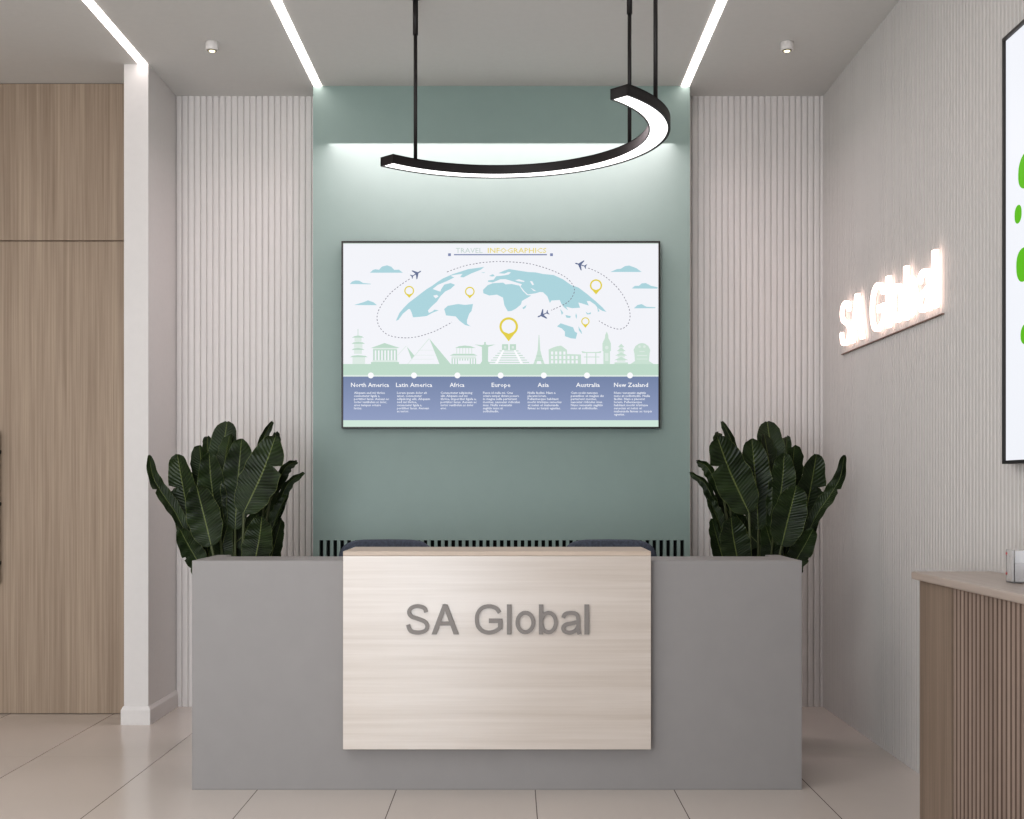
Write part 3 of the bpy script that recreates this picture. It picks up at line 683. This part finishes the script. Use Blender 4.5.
# ------------------------------------------------------------------ potted plants
YPL = 6.33
def cpx(x, y): return 130 + x/4.55, 400 + y/4.55
def leaf(mid, W_, roll=0, dy0=0, dy1=0, fold=.18, wav=.006, p=.62, skew=0, curl=0, mirror=1, cut=None, parent=None, seed=0):
    """mid: midrib base->tip in crop pixels; W_: full width in crop pixels"""
    rnd = random.Random(seed)
    P = smooth(mid, 8) if len(mid) > 2 else [(mid[0][0]+(mid[1][0]-mid[0][0])*i/14, mid[0][1]+(mid[1][1]-mid[0][1])*i/14) for i in range(15)]
    n = len(P); pts = []
    for i, (x, y) in enumerate(P):
        t = i/(n-1); a, b2 = cpx(x, y); Y = YPL + dy0 + (dy1-dy0)*t + .03*math.sin(t*math.pi)*(1 if dy1 <= dy0 else -1)
        pts.append(Vector((PX(a, Y), Y, PZ(b2, Y))))
    if mirror < 0:
        for q in pts: q.x = 2*MX - q.x
    bm = bmesh.new(); uvl = bm.loops.layers.uv.new('UVMap')
    w = W_/4.55*YPL/F/2; K = 5; rows = []
    fr = rnd.random()*6
    for i, q in enumerate(pts):
        t = i/(n-1)
        d = (pts[min(i+1, n-1)]-pts[max(i-1, 0)]).normalized()
        side = d.cross(Vector((0, 1, 0))).normalized(); nor = side.cross(d).normalized()
        if nor.y > 0: nor = -nor; 
        ra = math.radians(roll)*mirror
        sd = side*math.cos(ra) + nor*math.sin(ra); nn = nor*math.cos(ra) - side*math.sin(ra)
        prof = (max(0, math.sin(math.pi*min(1, t**p*.985+.012))))**.47
        row = []
        for k in range(-K, K+1):
            u = k/K
            ww = w*prof*(1+.035*math.sin(t*23+fr+u))
            if cut:
                for (ct_, cs, cw) in cut:
                    if u*mirror*cs > 0 and abs(t-ct_) < cw: ww *= .45
            z = fold*abs(u)*ww + curl*ww*(u*u) + wav*math.sin(t*34+fr+2.2*u)*abs(u)
            row.append((bm.verts.new(q + sd*u*ww + nn*z), (u+1)/2, t))
        rows.append(row)
    for a, b2 in zip(rows, rows[1:]):
        for k in range(2*K):
            q4 = (a[k], a[k+1], b2[k+1], b2[k])
            f = bm.faces.new([v[0] for v in q4]); f.smooth = True
            for lp, v in zip(f.loops, q4): lp[uvl].uv = (v[1], v[2])
    # petiole from the blade base down to the pot
    me_faces = len(bm.faces)
    base = pts[0]
    foot = Vector((BX + (base.x-BX)*.22, YPL+.02, .62))
    midp = (base+foot)/2 + Vector(((base.x-BX)*.10, 0, 0))
    tube(bm, [base + (pts[1]-base)*.3, midp, foot], [.006, .008, .010], 6)
    bm.faces.ensure_lookup_table()
    for f in bm.faces[me_faces:]: f.material_index = 1
    me = bpy.data.meshes.new('leaf'); bm.to_mesh(me); bm.free()
    me.materials.append(M['leaf']); me.materials.append(M['petiole'])
    o = bpy.data.objects.new('leaf', me); C.objects.link(o); o.parent = parent; o.matrix_parent_inverse = Matrix.Translation(-parent.location)
LEAVES = [
 # mid, width, roll, dy0, dy1, extra
 ([(250,600),(205,510),(150,430),(105,350),(86,250)], 66, 30, -.02, -.06, dict(p=.8, fold=.5, cut=[(.60,1,.025)])),
 ([(330,775),(300,720),(265,660),(225,585)], 100, 15, -.10, -.14, dict(fold=.3, p=.9, cut=[(.45,1,.02)])),
 ([(290,640),(262,500),(238,380),(215,246)], 132, -8, .04, .02, dict(p=1.15, cut=[(.62,1,.02)])),
 ([(370,665),(350,580),(325,480),(302,388)], 152, 6, -.14, -.17, dict(p=.95, fold=.2)),
 ([(360,340),(352,240),(352,166)], 56, 30, .12, .14, dict(fold=.5, p=1.1)),
 ([(345,460),(328,320),(316,206)], 104, -18, .07, .07, dict(p=1.1)),
 ([(410,620),(385,480),(368,360),(360,240)], 124, 8, -.04, -.05, dict(p=1.0, fold=.25)),
 ([(400,380),(420,240),(442,98)], 124, 6, .12, .15, dict(p=1.15)),
 ([(415,380),(435,260),(455,156)], 80, -30, .09, .10, dict(fold=.4, p=1.1)),
 ([(478,590),(485,460),(495,320),(508,176)], 146, 4, -.03, -.04, dict(p=1.05)),
 ([(516,515),(562,420),(613,305),(662,166)], 176, -4, -.17, -.20, dict(p=1.0, fold=.10, wav=.008, cut=[(.70,-1,.02)])),
 ([(590,260),(605,180),(648,98)], 42, 20, .10, .12, dict(fold=.6)),
 ([(640,270),(660,210),(662,148)], 64, -20, .08, .09, dict(p=1.1)),
 ([(640,430),(680,355),(715,300),(760,280)], 56, 30, .02, .03, dict(fold=.6)),
 ([(640,600),(680,470),(720,380),(792,330)], 50, 30, .0, .02, dict(fold=.6)),
 ([(640,610),(668,530),(690,480),(716,430)], 56, -30, -.08, -.08, dict(fold=.6)),
 ([(575,600),(620,500),(672,395)], 95, -15, .03, .03, dict()),
 ([(560,790),(575,700),(590,620),(600,530)], 140, -6, -.15, -.18, dict(p=.95)),
 ([(620,790),(655,670),(690,540)], 90, -12, -.04, -.05, dict()),
 ([(470,660),(530,600),(580,520)], 110, 10, .0, .0, dict()),
 ([(320,740),(275,600),(205,400)], 120, 10, .08, .08, dict()),
 ([(430,790),(415,690),(445,570)], 110, 20, -.05, -.05, dict()),
 ([(490,790),(530,690),(525,580)], 110, -10, .02, .02, dict()),
 ([(395,800),(360,710),(340,600)], 130, 0, .05, .05, dict()),
 ([(610,790),(640,700),(650,590)], 100, 12, .05, .05, dict()),
 ([(330,800),(320,730),(290,640)], 100, -8, .02, .02, dict()),
 ([(560,800),(540,720),(550,640)], 110, 8, .07, .07, dict()),
 ([(450,640),(420,540),(425,430)], 110, 8, .05, .05, dict()),
 ([(560,520),(560,430),(575,330)], 120, 0, .06, .06, dict()),
]
MX = -.078
def plant(mirror, lab):
    global BX
    BX = PX(cpx(470, 0)[0], YPL)
    if mirror < 0: BX = 2*MX - BX
    t = thing('potted_plant', lab, 'plant', (BX, YPL, 0), 'large leafy plants behind the desk')
    bm = bmesh.new(); lathe(bm, [(.13, .0), (.15, .02), (.19, .58), (.19, .60), (.175, .60), (.172, .565), (.01, .56)], BX, YPL); obj('pot', bm, M['pot'], t)
    bm = bmesh.new(); cyl(bm, (BX, YPL, .561), .172, .025, 32); obj('soil', bm, M['soil'], t)
    for i, (mid, w, roll, a, b2, kw) in enumerate(LEAVES):
        leaf(mid, w, roll, a, b2, mirror=mirror, parent=t, seed=i, **kw)
plant(1, 'dark green broad-leaved plant at the left end of the desk near the partition')
plant(-1, 'dark green broad-leaved plant at the right end of the desk near the ribbed side wall')

# ------------------------------------------------------------------ lights
def area(name, loc, rot, sx, sy, power, col=(1, 1, 1), spread=180):
    l = bpy.data.lights.new(name, 'AREA'); l.shape = 'RECTANGLE'; l.size = sx; l.size_y = sy; l.energy = power; l.color = col; l.spread = math.radians(spread)
    o = bpy.data.objects.new(name, l); C.objects.link(o); o.location = loc; o.rotation_euler = rot
    return o
area('wall_wash_light', ((TX0+TX1)/2, YT-.305, PZ(143, YT)), (0, 0, 0), 2.0, .60, 15.5, (1, .83, .855))
area('front_fill_light', (-2.3, -1.2, 1.75), (math.radians(90), 0, 0), 2.0, 2.6, 112, (.975, .99, 1))  # soft fill lamp added behind the camera, no fixture
area('panel_highlight_light', (-.78, -1.2, .95), (math.radians(90), 0, 0), .8, 1.8, 52, (.84, .92, 1))  # lamp added for the cool highlight on the desk panel, no window there
area('overhead_fill_light', (-2.2, 2.8, ZC-.12), (0, 0, 0), 1.8, 2.0, 32, (.975, .99, 1))  # unseen fill lamp added below the ceiling, without a fixture
w = bpy.data.worlds.new('world'); bpy.context.scene.world = w; w.use_nodes = True
w.node_tree.nodes['Background'].inputs['Color'].default_value = (.95, .96, 1, 1)
w.node_tree.nodes['Background'].inputs['Strength'].default_value = .2

# ------------------------------------------------------------------ camera
cam = bpy.data.cameras.new('camera'); co = bpy.data.objects.new('camera', cam); C.objects.link(co)
co.location = (0, 0, H); co.rotation_euler = (math.radians(90), 0, 0)
cam.sensor_width = 36; cam.lens = F/1024*36; cam.shift_y = (CY-409.5)/1024; cam.clip_start = .05
bpy.context.scene.camera = co
vs_ = bpy.context.scene.view_settings; vs_.view_transform = 'Standard'; vs_.look = 'Medium High Contrast'; vs_.exposure = .05; vs_.gamma = 1
